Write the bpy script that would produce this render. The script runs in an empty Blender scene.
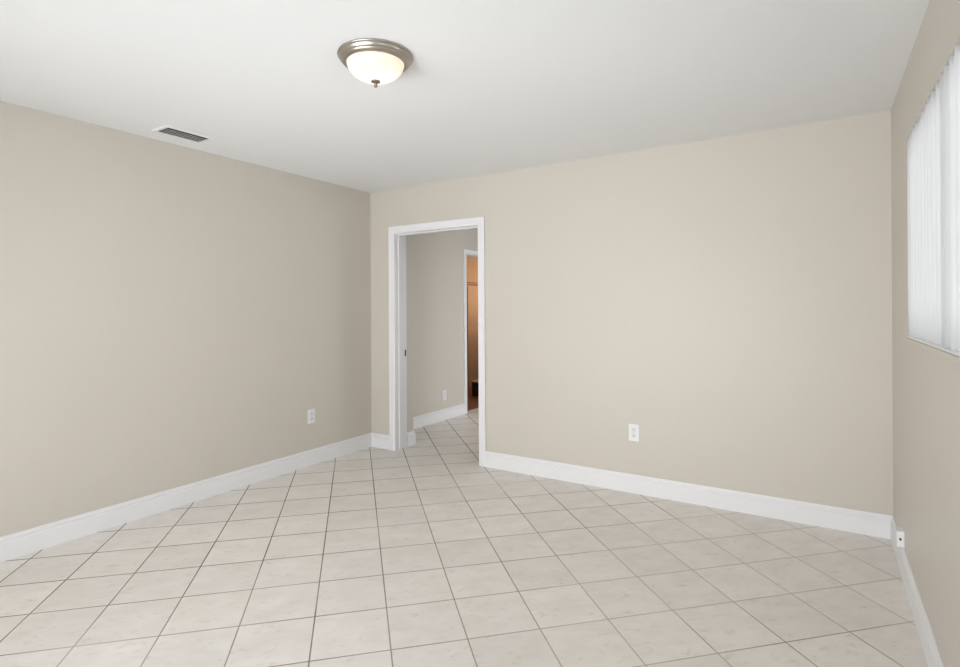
import bpy, bmesh, math, random
from mathutils import Vector, Matrix
random.seed(7)
sc = bpy.context.scene
C = bpy.context.collection
PI = math.pi

# ---------------------------------------------------------------- camera
F, CX, CY = 543.65, 476.46, 307.24
YAW, PITCH, ROLL = 0.5658, 0.0009, -0.0054
CAM = Vector((3.6717, -3.8809, 1.3283))
fw = Vector((-math.sin(YAW)*math.cos(PITCH), math.cos(YAW)*math.cos(PITCH), math.sin(PITCH)))
r0 = Vector((math.cos(YAW), math.sin(YAW), 0)); u0 = r0.cross(fw)
rr = math.cos(ROLL)*r0 + math.sin(ROLL)*u0; uu = -math.sin(ROLL)*r0 + math.cos(ROLL)*u0
cd = bpy.data.cameras.new('camera'); cam = bpy.data.objects.new('camera', cd); C.objects.link(cam)
cam.matrix_world = Matrix(((rr.x, uu.x, -fw.x, CAM.x), (rr.y, uu.y, -fw.y, CAM.y), (rr.z, uu.z, -fw.z, CAM.z), (0, 0, 0, 1)))
cd.sensor_fit = 'HORIZONTAL'; cd.sensor_width = 36.0; cd.lens = F/960*36.0
cd.shift_x = (480-CX)/960; cd.shift_y = (CY-333.5)/960
cd.clip_start = 0.02; cd.clip_end = 100
sc.camera = cam

# ---------------------------------------------------------------- world, lights, exposure
sc.view_settings.view_transform = 'Standard'; sc.view_settings.look = 'None'
sc.view_settings.gamma = 1.0; sc.view_settings.use_curve_mapping = False
sc.view_settings.exposure = 0.33
w = bpy.data.worlds.new('sky'); sc.world = w; w.use_nodes = True
w.node_tree.nodes['Background'].inputs[0].default_value = (0.955, 0.975, 1.0, 1)
w.node_tree.nodes['Background'].inputs[1].default_value = 2.45

def area(name, loc, rot, sx, sy, power, col, spread=PI):
    l = bpy.data.lights.new(name, 'AREA'); l.shape = 'RECTANGLE'; l.size = sx; l.size_y = sy
    l.energy = power; l.color = col; l.spread = spread
    o = bpy.data.objects.new(name, l); o.location = loc; o.rotation_euler = rot; C.objects.link(o)
    return o
# added fill lights beyond the invented rear door, side window and hall opening
area('fill_light_rear', (1.5, -9.0, 1.6), (PI/2, 0, 0), 5.0, 3.0, 150, (0.97, 0.98, 1.0))
area('fill_light_up', (2.0, -6.6, 0.05), (PI-math.radians(25), 0, 0), 4.0, 2.6, 185, (0.945, 0.975, 1.0))  # added upward fill, brightens the ceiling through the rear door
area('fill_light_side', (5.6, -3.8, 1.7), (0, PI/2, 0), 1.8, 2.4, 26, (0.945, 0.975, 1.0))
area('fill_light_hall', (2.35, 1.9, 1.0), (0, PI/2, 0), 2.0, 1.2, 8, (0.93, 0.97, 1.0))
pl = bpy.data.lights.new('bathroom_bulb', 'POINT'); pl.energy = 16; pl.color = (1.0, 0.78, 0.58); pl.shadow_soft_size = 0.08
po = bpy.data.objects.new('bathroom_bulb', pl); po.location = (-0.45, 3.95, 1.6); C.objects.link(po)

# ---------------------------------------------------------------- materials
def nmat(name):
    m = bpy.data.materials.new(name); m.use_nodes = True
    nt = m.node_tree; b = nt.nodes['Principled BSDF']
    return m, nt, b
def N(nt, t, **k):
    n = nt.nodes.new(t)
    for a, v in k.items(): setattr(n, a, v)
    return n
def math_(nt, op, a, b=None, c=None):
    n = N(nt, 'ShaderNodeMath', operation=op)
    for i, v in enumerate((a, b, c)):
        if v is None: continue
        if isinstance(v, (int, float)): n.inputs[i].default_value = v
        else: nt.links.new(v, n.inputs[i])
    return n.outputs[0]
def simple(name, col, rough=0.5, metal=0.0, spec=0.5, bump=0.0, bscale=60, var=0.0):
    m, nt, b = nmat(name)
    b.inputs['Base Color'].default_value = (*col, 1); b.inputs['Roughness'].default_value = rough
    b.inputs['Metallic'].default_value = metal; b.inputs['Specular IOR Level'].default_value = spec
    g = N(nt, 'ShaderNodeNewGeometry')
    if var:
        no = N(nt, 'ShaderNodeTexNoise'); no.inputs['Scale'].default_value = 1.7; no.inputs['Detail'].default_value = 3
        nt.links.new(g.outputs['Position'], no.inputs['Vector'])
        mx = N(nt, 'ShaderNodeMix', data_type='RGBA')
        mx.inputs[6].default_value = (*[c*(1-var) for c in col], 1); mx.inputs[7].default_value = (*[min(1, c*(1+var)) for c in col], 1)
        nt.links.new(no.outputs[0], mx.inputs[0]); nt.links.new(mx.outputs[2], b.inputs['Base Color'])
    if bump:
        no = N(nt, 'ShaderNodeTexNoise'); no.inputs['Scale'].default_value = bscale; no.inputs['Detail'].default_value = 4
        nt.links.new(g.outputs['Position'], no.inputs['Vector'])
        bp = N(nt, 'ShaderNodeBump'); bp.inputs['Strength'].default_value = bump; bp.inputs['Distance'].default_value = 0.002
        nt.links.new(no.outputs[0], bp.inputs['Height']); nt.links.new(bp.outputs[0], b.inputs['Normal'])
    return m

WALL = simple('greige_wall_paint', (0.645, 0.600, 0.532), 0.42, spec=0.35, bump=0.25, bscale=90, var=0.015)
CEIL = simple('white_ceiling_paint', (0.86, 0.87, 0.875), 0.9, spec=0.2, bump=0.3, bscale=70)
TRIM = simple('white_gloss_trim_paint', (0.85, 0.85, 0.86), 0.35, spec=0.4)
PLASTIC = simple('white_plastic', (0.87, 0.87, 0.87), 0.3)
SLOT = simple('dark_slot', (0.03, 0.03, 0.03), 0.6)
GREYSLOT = simple('socket_face_plastic', (0.80, 0.80, 0.82), 0.4)
NICKEL = simple('brushed_nickel', (0.44, 0.40, 0.36), 0.33, metal=1.0)
NICKELD = simple('aged_nickel', (0.30, 0.25, 0.21), 0.35, metal=1.0)
DARKMETAL = simple('dark_bronze', (0.06, 0.05, 0.04), 0.4, metal=0.8)
DUCT = simple('dark_duct', (0.035, 0.035, 0.035), 0.8)
VENTW = simple('vent_white_enamel', (0.7, 0.7, 0.7), 0.5)
ALU = simple('white_window_frame', (0.8, 0.8, 0.8), 0.4)
BATHWALL = simple('tan_bathroom_paint', (0.42, 0.31, 0.22), 0.6)
BATHTRIM = simple('brown_rail', (0.16, 0.08, 0.05), 0.5)
DARKWOOD = simple('dark_brown_wood', (0.035, 0.015, 0.008), 0.5)
CREAM = simple('cream_enamel', (0.62, 0.50, 0.36), 0.4)
CONC = simple('patio_concrete', (0.55, 0.54, 0.52), 0.9)

def wood_mat():
    m, nt, b = nmat('orange_brown_wood_floor')
    g = N(nt, 'ShaderNodeNewGeometry')
    mp = N(nt, 'ShaderNodeMapping'); mp.inputs['Scale'].default_value = (14, 1.5, 1)
    nt.links.new(g.outputs['Position'], mp.inputs[0])
    no = N(nt, 'ShaderNodeTexNoise'); no.inputs['Scale'].default_value = 1.5; nt.links.new(mp.outputs[0], no.inputs[0])
    mx = N(nt, 'ShaderNodeMix', data_type='RGBA')
    mx.inputs[6].default_value = (0.16, 0.05, 0.02, 1); mx.inputs[7].default_value = (0.27, 0.10, 0.045, 1)
    nt.links.new(no.outputs[0], mx.inputs[0]); nt.links.new(mx.outputs[2], b.inputs['Base Color'])
    b.inputs['Roughness'].default_value = 0.4
    return m
BATHFLOOR = wood_mat()

def tile_mat():
    m, nt, b = nmat('cream_ceramic_tile')
    L = nt.links.new
    g = N(nt, 'ShaderNodeNewGeometry'); sp = N(nt, 'ShaderNodeSeparateXYZ'); L(g.outputs['Position'], sp.inputs[0])
    s = 0.3049; k = math.sqrt(0.5)/s; gx, gy = 1.8202, -1.8465
    X = math_(nt, 'SUBTRACT', sp.outputs[0], gx); Y = math_(nt, 'SUBTRACT', sp.outputs[1], gy)
    A = math_(nt, 'MULTIPLY', math_(nt, 'ADD', X, Y), k)
    B = math_(nt, 'MULTIPLY', math_(nt, 'SUBTRACT', X, Y), k)
    def edge(v):
        f = math_(nt, 'FRACT', v)
        return math_(nt, 'MINIMUM', f, math_(nt, 'SUBTRACT', 1.0, f))
    d = math_(nt, 'MINIMUM', edge(A), edge(B))
    # wobble of the grout width
    nw = N(nt, 'ShaderNodeTexNoise'); nw.inputs['Scale'].default_value = 3.0; L(g.outputs['Position'], nw.inputs[0])
    gw = math_(nt, 'MULTIPLY_ADD', nw.outputs[0], 0.005, 0.0046)
    mr = N(nt, 'ShaderNodeMapRange'); L(d, mr.inputs[0]); L(gw, mr.inputs[1])
    L(math_(nt, 'ADD', gw, 0.004), mr.inputs[2])      # 0 in the grout, 1 on the tile
    tile = mr.outputs[0]
    cb = N(nt, 'ShaderNodeCombineXYZ'); L(math_(nt, 'FLOOR', A), cb.inputs[0]); L(math_(nt, 'FLOOR', B), cb.inputs[1])
    wn = N(nt, 'ShaderNodeTexWhiteNoise', noise_dimensions='3D'); L(cb.outputs[0], wn.inputs[0])
    # per-tile shifted mottling
    c2 = N(nt, 'ShaderNodeCombineXYZ'); L(A, c2.inputs[0]); L(math_(nt, 'MULTIPLY', B, 1.7), c2.inputs[1]); L(math_(nt, 'MULTIPLY', wn.outputs[0], 40.0), c2.inputs[2])
    n1 = N(nt, 'ShaderNodeTexNoise'); n1.inputs['Scale'].default_value = 1.8; n1.inputs['Detail'].default_value = 6; n1.inputs['Roughness'].default_value = 0.6; L(c2.outputs[0], n1.inputs[0])
    n2 = N(nt, 'ShaderNodeTexNoise'); n2.inputs['Scale'].default_value = 5.0; n2.inputs['Detail'].default_value = 8; n2.inputs['Roughness'].default_value = 0.72; n2.inputs['Distortion'].default_value = 0.6; L(c2.outputs[0], n2.inputs[0])
    r1 = N(nt, 'ShaderNodeValToRGB'); L(n1.outputs[0], r1.inputs[0])
    r1.color_ramp.elements[0].position = 0.3; r1.color_ramp.elements[0].color = (0.81, 0.77, 0.715, 1)
    r1.color_ramp.elements[1].position = 0.7; r1.color_ramp.elements[1].color = (0.90, 0.865, 0.82, 1)
    r2 = N(nt, 'ShaderNodeValToRGB'); L(n2.outputs[0], r2.inputs[0])
    r2.color_ramp.elements[0].position = 0.56; r2.color_ramp.elements[0].color = (0, 0, 0, 1)
    r2.color_ramp.elements[1].position = 0.74; r2.color_ramp.elements[1].color = (1, 1, 1, 1)
    mx = N(nt, 'ShaderNodeMix', data_type='RGBA'); L(math_(nt, 'MULTIPLY', r2.outputs[0], 0.62), mx.inputs[0]); L(r1.outputs[0], mx.inputs[6]); mx.inputs[7].default_value = (0.52, 0.47, 0.40, 1)
    hs = N(nt, 'ShaderNodeHueSaturation'); L(mx.outputs[2], hs.inputs['Color']); L(math_(nt, 'MULTIPLY_ADD', wn.outputs[0], 0.07, 0.965), hs.inputs['Value'])
    m2 = N(nt, 'ShaderNodeMix', data_type='RGBA'); L(tile, m2.inputs[0]); gd = N(nt, 'ShaderNodeTexNoise'); gd.inputs['Scale'].default_value = 0.9; gd.inputs['Detail'].default_value = 3; L(g.outputs['Position'], gd.inputs[0]); gm = N(nt, 'ShaderNodeMapRange'); L(math_(nt, 'MULTIPLY_ADD', sp.outputs[0], 0.11, gd.outputs[0]), gm.inputs[0]); gm.inputs[1].default_value = 0.56; gm.inputs[2].default_value = 0.86; gc = N(nt, 'ShaderNodeMix', data_type='RGBA'); L(gm.outputs[0], gc.inputs[0]); gc.inputs[6].default_value = (0.09, 0.07, 0.05, 1); gc.inputs[7].default_value = (0.56, 0.50, 0.42, 1); L(gc.outputs[2], m2.inputs[6]); L(hs.outputs[0], m2.inputs[7])  # grout tone: random noise, plus painted glare lightening it toward the right wall
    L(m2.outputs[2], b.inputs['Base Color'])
    L(math_(nt, 'MULTIPLY_ADD', tile, -0.45, 0.85), b.inputs['Roughness'])
    b.inputs['Specular IOR Level'].default_value = 0.4
    bp = N(nt, 'ShaderNodeBump'); bp.inputs['Strength'].default_value = 0.5; bp.inputs['Distance'].default_value = 0.002
    L(math_(nt, 'MULTIPLY_ADD', n2.outputs[0], 0.12, tile), bp.inputs['Height']); L(bp.outputs[0], b.inputs['Normal'])
    return m
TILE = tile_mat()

def pane_mat():
    m = bpy.data.materials.new('window_glass'); m.use_nodes = True; nt = m.node_tree; nt.nodes.clear()
    o = N(nt, 'ShaderNodeOutputMaterial'); mx = N(nt, 'ShaderNodeMixShader'); t = N(nt, 'ShaderNodeBsdfTransparent'); g = N(nt, 'ShaderNodeBsdfGlossy')
    fr = N(nt, 'ShaderNodeFresnel'); g.inputs['Roughness'].default_value = 0.02
    nt.links.new(fr.outputs[0], mx.inputs[0]); nt.links.new(t.outputs[0], mx.inputs[1]); nt.links.new(g.outputs[0], mx.inputs[2]); nt.links.new(mx.outputs[0], o.inputs[0])
    return m
GLASS = pane_mat()
def vane_mat():
    m = bpy.data.materials.new('white_vinyl_vane'); m.use_nodes = True; nt = m.node_tree; nt.nodes.clear()
    o = N(nt, 'ShaderNodeOutputMaterial'); mx = N(nt, 'ShaderNodeMixShader'); d = N(nt, 'ShaderNodeBsdfDiffuse'); t = N(nt, 'ShaderNodeBsdfTranslucent')
    d.inputs[0].default_value = (0.76, 0.76, 0.755, 1); t.inputs[0].default_value = (0.85, 0.85, 0.84, 1); mx.inputs[0].default_value = 0.13
    nt.links.new(d.outputs[0], mx.inputs[1]); nt.links.new(t.outputs[0], mx.inputs[2]); nt.links.new(mx.outputs[0], o.inputs[0])
    return m
VANE = vane_mat()
def bowl_mat():
    m = bpy.data.materials.new('frosted_alabaster_glass'); m.use_nodes = True; nt = m.node_tree; nt.nodes.clear()
    o = N(nt, 'ShaderNodeOutputMaterial'); mx = N(nt, 'ShaderNodeMixShader'); d = N(nt, 'ShaderNodeBsdfDiffuse'); t = N(nt, 'ShaderNodeBsdfTranslucent')
    g = N(nt, 'ShaderNodeNewGeometry'); no = N(nt, 'ShaderNodeTexNoise'); no.inputs['Scale'].default_value = 9; no.inputs['Distortion'].default_value = 2.5
    nt.links.new(g.outputs['Position'], no.inputs[0])
    c = N(nt, 'ShaderNodeMix', data_type='RGBA'); c.inputs[6].default_value = (0.90, 0.77, 0.67, 1); c.inputs[7].default_value = (0.93, 0.88, 0.82, 1)
    nt.links.new(no.outputs[0], c.inputs[0]); nt.links.new(c.outputs[2], d.inputs[0]); nt.links.new(c.outputs[2], t.inputs[0])
    mx.inputs[0].default_value = 0.5
    nt.links.new(d.outputs[0], mx.inputs[1]); nt.links.new(t.outputs[0], mx.inputs[2]); nt.links.new(mx.outputs[0], o.inputs[0])
    return m
BOWL = bowl_mat()

# ---------------------------------------------------------------- helpers
def link(name, bm, m, parent=None, smooth=False):
    bmesh.ops.recalc_face_normals(bm, faces=bm.faces[:])
    me = bpy.data.meshes.new(name); bm.to_mesh(me); bm.free(); me.materials.append(m)
    if smooth:
        for p in me.polygons: p.use_smooth = True
    o = bpy.data.objects.new(name, me); C.objects.link(o)
    if parent: o.parent = parent
    return o
def empty(name, loc=(0, 0, 0)):
    o = bpy.data.objects.new(name, None); o.empty_display_size = 0.1; o.location = loc; C.objects.link(o); return o
def tag(o, label=None, cat=None, group=None, kind=None):
    for k, v in (('label', label), ('category', cat), ('group', group), ('kind', kind)):
        if v: o[k] = v
    return o
def box(bm, a, b, bev=0.0, seg=2):
    vs = [bm.verts.new((x, y, z)) for x in (a[0], b[0]) for y in (a[1], b[1]) for z in (a[2], b[2])]
    fs = [bm.faces.new([vs[i] for i in q]) for q in ((0, 1, 3, 2), (4, 6, 7, 5), (0, 4, 5, 1), (2, 3, 7, 6), (0, 2, 6, 4), (1, 5, 7, 3))]
    if bev:
        es = {e for f in fs for e in f.edges}
        bmesh.ops.bevel(bm, geom=list(es), offset=bev, segments=seg, affect='EDGES', profile=0.7)
    return bm
def boxes(*bs):
    bm = bmesh.new()
    for b_ in bs: box(bm, *b_)
    return bm
def lathe(bm, prof, n=64, c=(0, 0, 0), cap=False):
    rings = []
    for r, z in prof:
        if r < 1e-6: rings.append([bm.verts.new((c[0], c[1], c[2]+z))])
        else: rings.append([bm.verts.new((c[0]+r*math.cos(2*PI*i/n), c[1]+r*math.sin(2*PI*i/n), c[2]+z)) for i in range(n)])
    for a, b_ in zip(rings, rings[1:]):
        for i in range(n):
            j = (i+1) % n
            if len(a) == 1 and len(b_) == 1: continue
            if len(a) == 1: bm.faces.new((a[0], b_[i], b_[j]))
            elif len(b_) == 1: bm.faces.new((a[i], b_[0], a[j]))
            else: bm.faces.new((a[i], b_[i], b_[j], a[j]))
    return bm
def cyl(bm, p, axis, r, l, n=24):
    ax = Vector(axis).normalized(); t = ax.orthogonal().normalized(); q = ax.cross(t); p = Vector(p)
    r1 = [bm.verts.new(p + r*(math.cos(2*PI*i/n)*t + math.sin(2*PI*i/n)*q)) for i in range(n)]
    r2 = [bm.verts.new(v.co + ax*l) for v in r1]
    for i in range(n): bm.faces.new((r1[i], r1[(i+1) % n], r2[(i+1) % n], r2[i]))
    bm.faces.new(r1[::-1]); bm.faces.new(r2)
    return bm

H = 2.44; W = 4.01; RY = -4.75; T = 0.152
BASE = [(0, 0), (0.0145, 0), (0.015, 0.001), (0.015, 0.094), (0.013, 0.098), (0.0085, 0.1005), (0.0075, 0.104), (0.0075, 0.107), (0.011, 0.1095), (0.011, 0.113), (0.0065, 0.120), (0.0045, 0.1265), (0.004, 0.130), (0, 0.130)]
def baseboard(name, p0, p1, nrm, m0=0, m1=0, parent=None):
    """profile swept from p0 to p1 on a wall; nrm points into the room; m0/m1: +1 pulls the end in by the depth (inner mitre), -1 pushes it out"""
    bm = bmesh.new(); d = (Vector(p1)-Vector(p0)).normalized(); n = Vector(nrm); rows = []
    for P, m, s in ((Vector(p0), m0, 1), (Vector(p1), m1, -1)):
        rows.append([bm.verts.new(P + n*dep + Vector((0, 0, z)) + d*(s*m*dep)) for dep, z in BASE])
    k = len(BASE)
    for i in range(k): bm.faces.new((rows[0][i], rows[0][(i+1) % k], rows[1][(i+1) % k], rows[1][i]))
    bm.faces.new(rows[0]); bm.faces.new(rows[1][::-1])
    o = link(name, bm, TRIM, parent)
    return tag(o, kind='structure') if not parent else o

# ---------------------------------------------------------------- room shell
DX0, DX1, DZ = 0.302, 1.235, 2.030          # door opening at the casing's inner edge
S = lambda name, bm, m: tag(link(name, bm, m), kind='structure')
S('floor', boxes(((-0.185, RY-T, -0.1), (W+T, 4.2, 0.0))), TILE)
S('ceiling', boxes(((-1.6, RY-T, H), (W+T, 4.5, H+0.1))), CEIL)
S('wall_left', boxes(((-T, RY-T, 0), (0, 0.0, H))), WALL)
S('wall_back', boxes(((-0.245, 0, 0), (DX0-0.012, T, H)), ((DX1+0.012, 0, 0), (W+T, T, H)), ((DX0-0.012, 0, DZ+0.012), (DX1+0.012, T, H))), WALL)
WY0, WY1, WZ0, WZ1 = -2.52, -0.685, 1.180, 2.100   # window opening in the right wall
QY0, QY1, QZ0, QZ1 = -4.60, -2.95, 0.90, 2.100      # unseen window added beside and behind the camera for its light
S('wall_right', boxes(((W, RY-T, 0), (W+T+0.03, QY0, H)), ((W, QY1, 0), (W+T+0.03, WY0, H)), ((W, QY0, 0), (W+T+0.03, QY1, QZ0)), ((W, QY0, QZ1), (W+T+0.03, QY1, H)), ((W, WY1, 0), (W+T+0.03, 0, H)), ((W, WY0, 0), (W+T+0.03, WY1, WZ0)), ((W, WY0, WZ1), (W+T+0.03, WY1, H))), WALL)
GX0, GX1, GZ = 0.5, 3.5, 2.15  # opening of the added rear glazed door
S('wall_rear', boxes(((0, RY-T, 0), (GX0, RY, H)), ((GX1, RY-T, 0), (W, RY, H)), ((GX0, RY-T, GZ), (GX1, RY, H))), WALL)
# the hall behind the doorway
HX = -0.12
S('wall_hall_pier', boxes(((HX-0.125, T, 0), (0.300, 0.269, H))), WALL)
D2Y0, D2Y1, D2Z = 1.842, 2.60, 2.008
S('wall_hall', boxes(((HX-0.115, 0.269, 0), (HX, D2Y0-0.012, H)), ((HX-0.115, D2Y1+0.012, 0), (HX, 4.2, H)), ((HX-0.115, D2Y0-0.012, D2Z+0.012), (HX, D2Y1+0.012, H))), WALL)
S('wall_hall_right', boxes(((1.55, T, 0), (1.65, 1.3, H)), ((1.55, 2.3, 0), (1.65, 4.2, H)), ((1.55, 1.3, 2.03), (1.65, 2.3, H))), WALL)  # opening added to let the fill light into the hall
S('wall_hall_end', boxes(((HX-0.115, 4.2, 0), (1.65, 4.32, H))), WALL)
# the warm lit room beyond the hall
S('floor_bathroom', boxes(((-1.4, 1.5, -0.1), (-0.185, 4.32, -0.001))), BATHFLOOR)
S('wall_bathroom_far', boxes(((-1.37, 1.5, 0), (-1.25, 4.32, H))), BATHWALL)
S('wall_bathroom_side', boxes(((-1.25, 1.5, 0), (HX-0.115, 1.6, H)), ((-1.25, 4.22, 0), (HX-0.115, 4.32, H)), ((HX-0.121, 2.7, 0), (HX-0.115, 4.22, H))), BATHWALL)
rail = boxes(((-1.25, 1.6, 1.735), (-1.235, 4.22, 1.75), 0.003), ((-1.25, 1.6, 1.70), (-1.242, 4.22, 1.72), 0.003), ((-1.25, 3.585, 0), (-1.243, 3.60, 1.69)))
S('trim_1', rail, BATHTRIM)

# baseboards
baseboard('baseboard_left', (0, RY, 0), (0, 0, 0), (1, 0, 0), 1, 1)
CW = 0.061
baseboard('baseboard_back', (0, 0, 0), (DX0-CW, 0, 0), (0, -1, 0), 1, 0)
baseboard('baseboard_back_right', (DX1+CW-0.002, 0, 0), (W, 0, 0), (0, -1, 0), 0, 1)
baseboard('baseboard_right', (W, 0, 0), (W, RY, 0), (-1, 0, 0), 1, 1)
baseboard('baseboard_hall', (HX, 0.269, 0), (HX, D2Y0-0.057, 0), (1, 0, 0), 0, 0)
baseboard('baseboard_hall_pier', (0.300, T+0.018, 0), (0.300, 0.269, 0), (1, 0, 0), 0, -1)
baseboard('baseboard_hall_pier_end', (0.300, 0.269, 0), (HX, 0.269, 0), (0, 1, 0), -1, 1)

baseboard('baseboard_hall_end', (HX, 4.2, 0), (1.55, 4.2, 0), (0, -1, 0))

# ---------------------------------------------------------------- doorways (casing, jamb, stop)
CAS = [(-0.006, 0), (-0.006, 0.009), (-0.003, 0.011), (0.006, 0.011), (0.010, 0.0145), (0.030, 0.0155), (0.046, 0.018), (0.057, 0.018), (CW, 0.015), (CW, 0)]
def casing(name, a, b, z, mp, parent, sc_=1.0, zb=0.0):
    """U-shaped mitred casing; mp(s, t, z) maps along-wall s and proud t to world"""
    bm = bmesh.new(); rows = []
    for k in range(4):
        row = []
        for u_, t in CAS:
            u = u_*sc_
            s = a-u if k < 2 else b+u
            row.append(bm.verts.new(mp(s, t, zb if k in (0, 3) else z+u)))
        rows.append(row)
    n = len(CAS)
    for r1, r2 in zip(rows, rows[1:]):
        for i in range(n): bm.faces.new((r1[i], r1[(i+1) % n], r2[(i+1) % n], r2[i]))
    bm.faces.new(rows[0]); bm.faces.new(rows[3][::-1])
    return link(name, bm, TRIM, parent)
d1 = tag(empty('door_1', ((DX0+DX1)/2, 0, 0)), kind='structure')
def up(o):  # parts are modelled in world space; keep them there under their thing
    o.matrix_parent_inverse = Matrix.Translation(-o.parent.location); return o
up(casing('casing', DX0, DX1, DZ, lambda s, t, z: (s, -t, z), d1))
up(casing('casing', DX0, DX1, DZ, lambda s, t, z: (s, T+t, z), d1))
J = 0.012
up(link('jamb', boxes(((DX0-J, 0.0005, 0), (DX0+0.006, T-0.0005, DZ), 0.001), ((DX1-0.006, 0.0005, 0), (DX1+J, T-0.0005, DZ), 0.001), ((DX0-J, 0.0005, DZ-0.006), (DX1+J, T-0.0005, DZ+J), 0.001)), TRIM, d1))
up(link('door_stop', boxes(((DX0+0.006, 0.040, 0), (DX0+0.018, 0.078, DZ-0.006), 0.002), ((DX1-0.018, 0.040, 0), (DX1-0.006, 0.078, DZ-0.006), 0.002), ((DX0+0.018, 0.040, DZ-0.018), (DX1-0.018, 0.078, DZ-0.006), 0.002)), TRIM, d1))
st = up(link('strike_plate', boxes(((DX0+0.005, 0.134, 0.868), (DX0+0.0085, 0.1515, 0.930), 0.0005)), DARKMETAL, d1)); st['label'] = 'dark metal strike plate'
d2 = tag(empty('door_2', (HX, (D2Y0+D2Y1)/2, 0)), kind='structure')
up(casing('casing', D2Y0, D2Y1, D2Z, lambda s, t, z: (HX+t, s, z), d2, 0.95))
up(casing('casing', D2Y0, D2Y1, D2Z, lambda s, t, z: (HX-0.115-t, s, z), d2, 0.95))
up(link('jamb', boxes(((HX-0.1145, D2Y0-J, 0), (HX-0.0005, D2Y0+0.006, D2Z), 0.001), ((HX-0.1145, D2Y1-0.006, 0), (HX-0.0005, D2Y1+J, D2Z), 0.001), ((HX-0.1145, D2Y0-J, D2Z-0.006), (HX-0.0005, D2Y1+J, D2Z+J), 0.001)), TRIM, d2))

# ---------------------------------------------------------------- window in the right wall
w1 = tag(empty('window_1', (W+0.13, (WY0+WY1)/2, WZ0)), kind='structure')
def part(name, bm, m, parent, smooth=False): return up(link(name, bm, m, parent, smooth))
xo = W+0.115; fwd = 0.035
part('window_frame', boxes(((xo, WY0, WZ0), (xo+0.04, WY0+fwd, WZ1)), ((xo, WY1-fwd, WZ0), (xo+0.04, WY1, WZ1)), ((xo, WY0+fwd, WZ0), (xo+0.04, WY1-fwd, WZ0+fwd)), ((xo, WY0+fwd, WZ1-fwd), (xo+0.04, WY1-fwd, WZ1)), ((xo, -1.61, WZ0+fwd), (xo+0.04, -1.57, WZ1-fwd))), ALU, w1)
part('pane', boxes(((xo+0.018, WY0+fwd, WZ0+fwd), (xo+0.022, -1.61, WZ1-fwd))), GLASS, w1)
part('pane', boxes(((xo+0.018, -1.57, WZ0+fwd), (xo+0.022, WY1-fwd, WZ1-fwd))), GLASS, w1)
part('window_sill', boxes(((W-0.007, WY0, WZ0+0.0003), (xo, WY1, WZ0+0.009), 0.002)), TRIM, w1)
S('trim_2', boxes(((W-0.012, WY0, WZ0-0.018), (W, WY1, WZ0), 0.002)), WALL)
# unseen glazed door, added behind the camera to let light in
w2 = tag(empty('added_window_rear', (2.0, RY-0.06, 0)), kind='structure')
yo = RY-0.09
part('window_frame', boxes(((GX0, yo, 0), (GX0+0.05, yo+0.05, GZ)), ((GX1-0.05, yo, 0), (GX1, yo+0.05, GZ)), ((GX0+0.05, yo, 0), (GX1-0.05, yo+0.05, 0.05)), ((GX0+0.05, yo, GZ-0.05), (GX1-0.05, yo+0.05, GZ)), ((1.97, yo, 0.05), (2.03, yo+0.05, GZ-0.05))), ALU, w2)  # frame and panes of the added rear door
part('pane', boxes(((GX0+0.05, yo+0.022, 0.05), (1.97, yo+0.028, GZ-0.05))), GLASS, w2)
part('pane', boxes(((2.03, yo+0.022, 0.05), (GX1-0.05, yo+0.028, GZ-0.05))), GLASS, w2)

w3 = tag(empty('added_window_side', (W+0.13, (QY0+QY1)/2, QZ0)), kind='structure')  # unseen side window, added to brighten the left wall and floor
part('window_frame', boxes(((xo, QY0, QZ0), (xo+0.04, QY0+fwd, QZ1)), ((xo, QY1-fwd, QZ0), (xo+0.04, QY1, QZ1)), ((xo, QY0+fwd, QZ0), (xo+0.04, QY1-fwd, QZ0+fwd)), ((xo, QY0+fwd, QZ1-fwd), (xo+0.04, QY1-fwd, QZ1))), ALU, w3)  # frame and pane of the added side window
part('pane', boxes(((xo+0.018, QY0+fwd, QZ0+fwd), (xo+0.022, QY1-fwd, QZ1-fwd))), GLASS, w3)
# vertical blind
vb = tag(empty('vertical_blind', (W+0.03, -1.59, WZ1)), 'white vertical blind with vinyl vanes turned nearly shut, filling the window in the right wall', 'blind')
part('headrail', boxes(((W+0.012, WY0+0.01, WZ1-0.034), (W+0.052, WY1-0.008, WZ1-0.001), 0.003)), ALU, vb)
VA = math.radians(38); VW = 0.089
def vane():
    bm = bmesh.new(); n = 6; bow = 0.004; th = 0.0008; rows = []
    zt, zb = WZ1-0.010, 1.194
    for side in (0, 1):
        for z in (zt, zb):
            row = []
            for i in range(n+1):
                s = -VW/2 + VW*i/n; q = bow*(1-(2*i/n-1)**2) + (th if side else 0)
                # length direction runs into the recess and away from the camera
                row.append(bm.verts.new((s*math.cos(VA)-q*math.sin(VA), s*math.sin(VA)+q*math.cos(VA), z)))
            rows.append(row)
    a, b_, c, d = rows
    for i in range(n):
        bm.faces.new((a[i], a[i+1], b_[i+1], b_[i])); bm.faces.new((c[i+1], c[i], d[i], d[i+1]))
        bm.faces.new((a[i+1], a[i], c[i], c[i+1])); bm.faces.new((b_[i], b_[i+1], d[i+1], d[i]))
    bm.faces.new((a[0], b_[0], d[0], c[0])); bm.faces.new((a[n], c[n], d[n], b_[n]))
    o = link('vane', bm, VANE); return o
v0 = vane(); v0.parent = vb
PITCHV = 0.0805; XV = W+0.028; y = WY1-0.034; first = True
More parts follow.
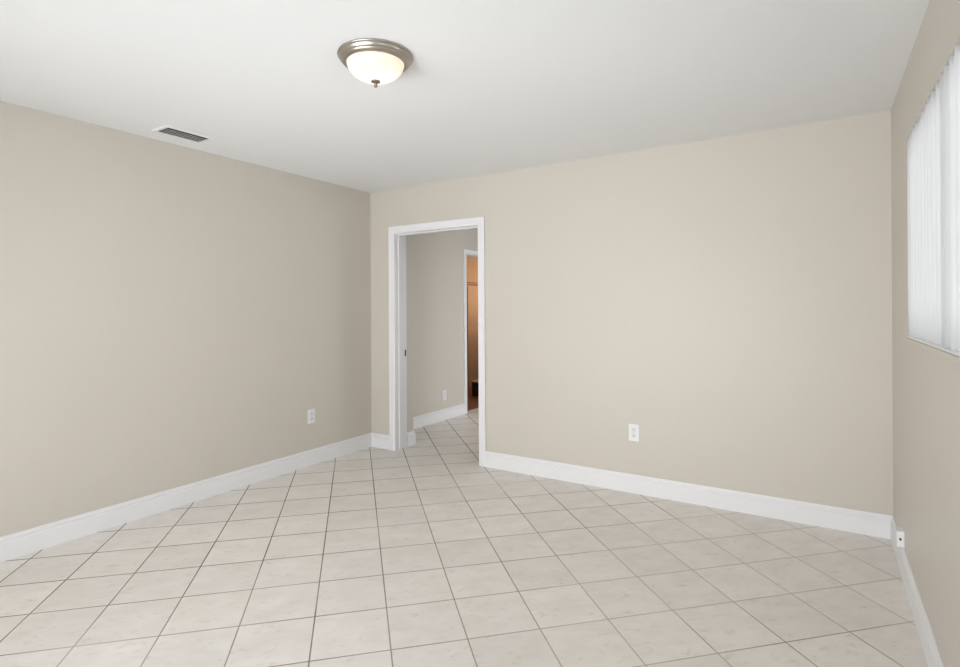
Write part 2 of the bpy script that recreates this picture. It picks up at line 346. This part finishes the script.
while y > WY0+0.04:
    v = v0 if first else v0.copy()
    if not first: C.objects.link(v); v.parent = vb
    first = False
    v.matrix_parent_inverse = Matrix.Translation(-vb.location)
    v.location = (XV + random.uniform(-0.001, 0.001), y, random.uniform(-0.001, 0.001)); v.rotation_euler = (0, 0, math.radians(random.uniform(-0.8, 0.8)))
    y -= PITCHV

# ---------------------------------------------------------------- ceiling light
LX, LY = 2.018, -2.095
cl = tag(empty('ceiling_light', (LX, LY, H)), 'round flush ceiling light with brushed nickel rim and glowing frosted glass bowl', 'ceiling light')
PAN = [(0.0, 0.0), (0.158, 0.0), (0.163, -0.002), (0.164, -0.006), (0.162, -0.009), (0.157, -0.011), (0.1545, -0.016), (0.152, -0.024), (0.1475, -0.026), (0.146, -0.028), (0.144, -0.033), (0.137, -0.037), (0.130, -0.039), (0.1265, -0.039), (0.1255, -0.037), (0.1255, -0.026), (0.0, -0.026)]
o = link('rim', lathe(bmesh.new(), PAN, 96), NICKEL, cl, True); o['label'] = 'brushed nickel rim'
bp_ = []
for i in range(17):
    a = i/16*PI/2; bp_.append((0.1245*math.cos(a), -0.033-0.079*math.sin(a)))
bp_in = [(max(0, r-0.003) if r > 0.004 else 0, z+0.003) for r, z in bp_[::-1]]
bp_[-1] = (0.0, bp_[-1][1])
o = link('glass_bowl', lathe(bmesh.new(), bp_, 96), BOWL, cl, True); o['label'] = 'frosted glass bowl, lit'
o = link('finial', lathe(bmesh.new(), [(0, -0.107), (0.019, -0.110), (0.021, -0.113), (0.020, -0.116), (0.014, -0.119), (0.008, -0.122), (0.006, -0.126), (0.009, -0.130), (0.009, -0.134), (0.004, -0.139), (0, -0.140)], 32), NICKELD, cl, True)
o['label'] = 'small nickel finial knob'
for k, (dx, dy) in enumerate(((0.035, 0.02), (-0.035, -0.02))):
    l = bpy.data.lights.new('lamp_bulb', 'POINT'); l.energy = 0.19; l.color = (1.0, 0.90, 0.80); l.shadow_soft_size = 0.025
    lo = bpy.data.objects.new('lamp_bulb', l); lo.parent = cl; lo.location = (dx, dy, -0.075); C.objects.link(lo)

# ---------------------------------------------------------------- ceiling vent
VX0, VX1, VY0, VY1 = 0.184, 0.322, -2.095, -1.824
cv = tag(empty('ceiling_vent', ((VX0+VX1)/2, (VY0+VY1)/2, H)), 'rectangular white metal air vent with dark louvres in the ceiling near the left wall', 'vent')
fr = 0.020
part('frame', boxes(((VX0-fr, VY0-fr, H-0.006), (VX0+0.004, VY1+fr, H), 0.0015), ((VX1-0.004, VY0-fr, H-0.006), (VX1+fr, VY1+fr, H), 0.0015), ((VX0+0.004, VY0-fr, H-0.006), (VX1-0.004, VY0+0.004, H), 0.0015), ((VX0+0.004, VY1-0.004, H-0.006), (VX1-0.004, VY1+fr, H), 0.0015)), CEIL, cv)
o = part('backing', boxes(((VX0+0.004, VY0+0.004, H-0.0012), (VX1-0.004, VY1-0.004, H-0.0002))), DUCT, cv); o['label'] = 'dark duct opening'
nl = 4
for i in range(nl):
    x = VX0+0.012+(VX1-VX0-0.024)*(i+0.5)/nl
    bm = bmesh.new(); a = math.radians(27)
    box(bm, (-0.009, VY0+0.004, -0.0006), (0.009, VY1-0.004, 0.0006))
    box(bm, (0.0075, VY0+0.004, -0.0011), (0.0092, VY1-0.004, 0.0011))
    bmesh.ops.transform(bm, matrix=Matrix.Translation((x, 0, H-0.0085)) @ Matrix.Rotation(a, 4, 'Y'), verts=bm.verts[:])
    part('louvre', bm, VENTW, cv)

# ---------------------------------------------------------------- outlets
def outlet(label, base, mp, group=None, decora=False):
    """mp(s, t, z): s along the wall, t proud of it, z up, all from the plate's centre"""
    e = tag(empty('wall_outlet', base), label, 'outlet', group)
    def P(name, m, bm):
        for v in bm.verts: v.co = mp(v.co.x, v.co.y, v.co.z)
        return link(name, bm, m, e)
    P('cover_plate', PLASTIC, boxes(((-0.037, 0, -0.060), (0.037, 0.0065, 0.060), 0.003)))
    for s in (-1, 1):
        o = P('socket', GREYSLOT, boxes(((-0.0165, 0.005, s*0.0215-0.0145), (0.0165, 0.0085, s*0.0215+0.0145), 0.003)))
        o.name = 'socket'
        z = s*0.0215
        q = P('slots', SLOT, boxes(((-0.0075, 0.0083, z-0.001), (-0.0055, 0.009, z+0.008)), ((0.0055, 0.0083, z-0.001), (0.0075, 0.009, z+0.007)), ((-0.002, 0.0083, z-0.009), (0.002, 0.009, z-0.005))))
        q.parent = o
    P('screw', NICKEL, cyl(bmesh.new(), (0, 0.006, 0), (0, 1, 0), 0.003, 0.0013, 12))
    return e
outlet('white duplex wall outlet on the left wall, above its baseboard', (0, -0.733, 0.414), lambda s, t, z: Vector((t, s, z)))
outlet('white duplex wall outlet on the back wall, right of the doorway', (2.535, 0, 0.430), lambda s, t, z: Vector((s, -t, z)))
outlet('small white outlet on the hall wall seen through the doorway', (HX, 1.362, 0.288), lambda s, t, z: Vector((t, s, z)))

# surface-mounted jack on the right baseboard
jy = -0.49
jk = tag(empty('wall_jack', (W, jy+0.03, 0.131)), 'small white surface-mounted jack box on top of the right baseboard near the corner', 'jack box')
part('housing', boxes(((W-0.031, jy, 0.133), (W-0.0005, jy+0.062, 0.211), 0.003)), PLASTIC, jk)
part('mounting_plate', boxes(((W-0.004, jy-0.006, 0.131), (W, jy+0.068, 0.216), 0.001)), GREYSLOT, jk)
o = part('port', boxes(((W-0.020, jy-0.0012, 0.166), (W-0.011, jy+0.001, 0.178))), SLOT, jk); o['label'] = 'dark port hole'

# ---------------------------------------------------------------- furniture glimpsed in the warm room
sx, sy = -0.80, 3.02
ls = tag(empty('low_stand', (sx, sy, 0)), 'low dark brown stand with a cream top in the warm room beyond the hall', 'stand')
part('body', boxes(((sx, sy, 0.0), (sx+0.40, sy+0.34, 0.20), 0.004)), DARKWOOD, ls)
o = part('top', boxes(((sx-0.012, sy-0.012, 0.20), (sx+0.412, sy+0.352, 0.225), 0.004)), CREAM, ls); o['label'] = 'cream top'
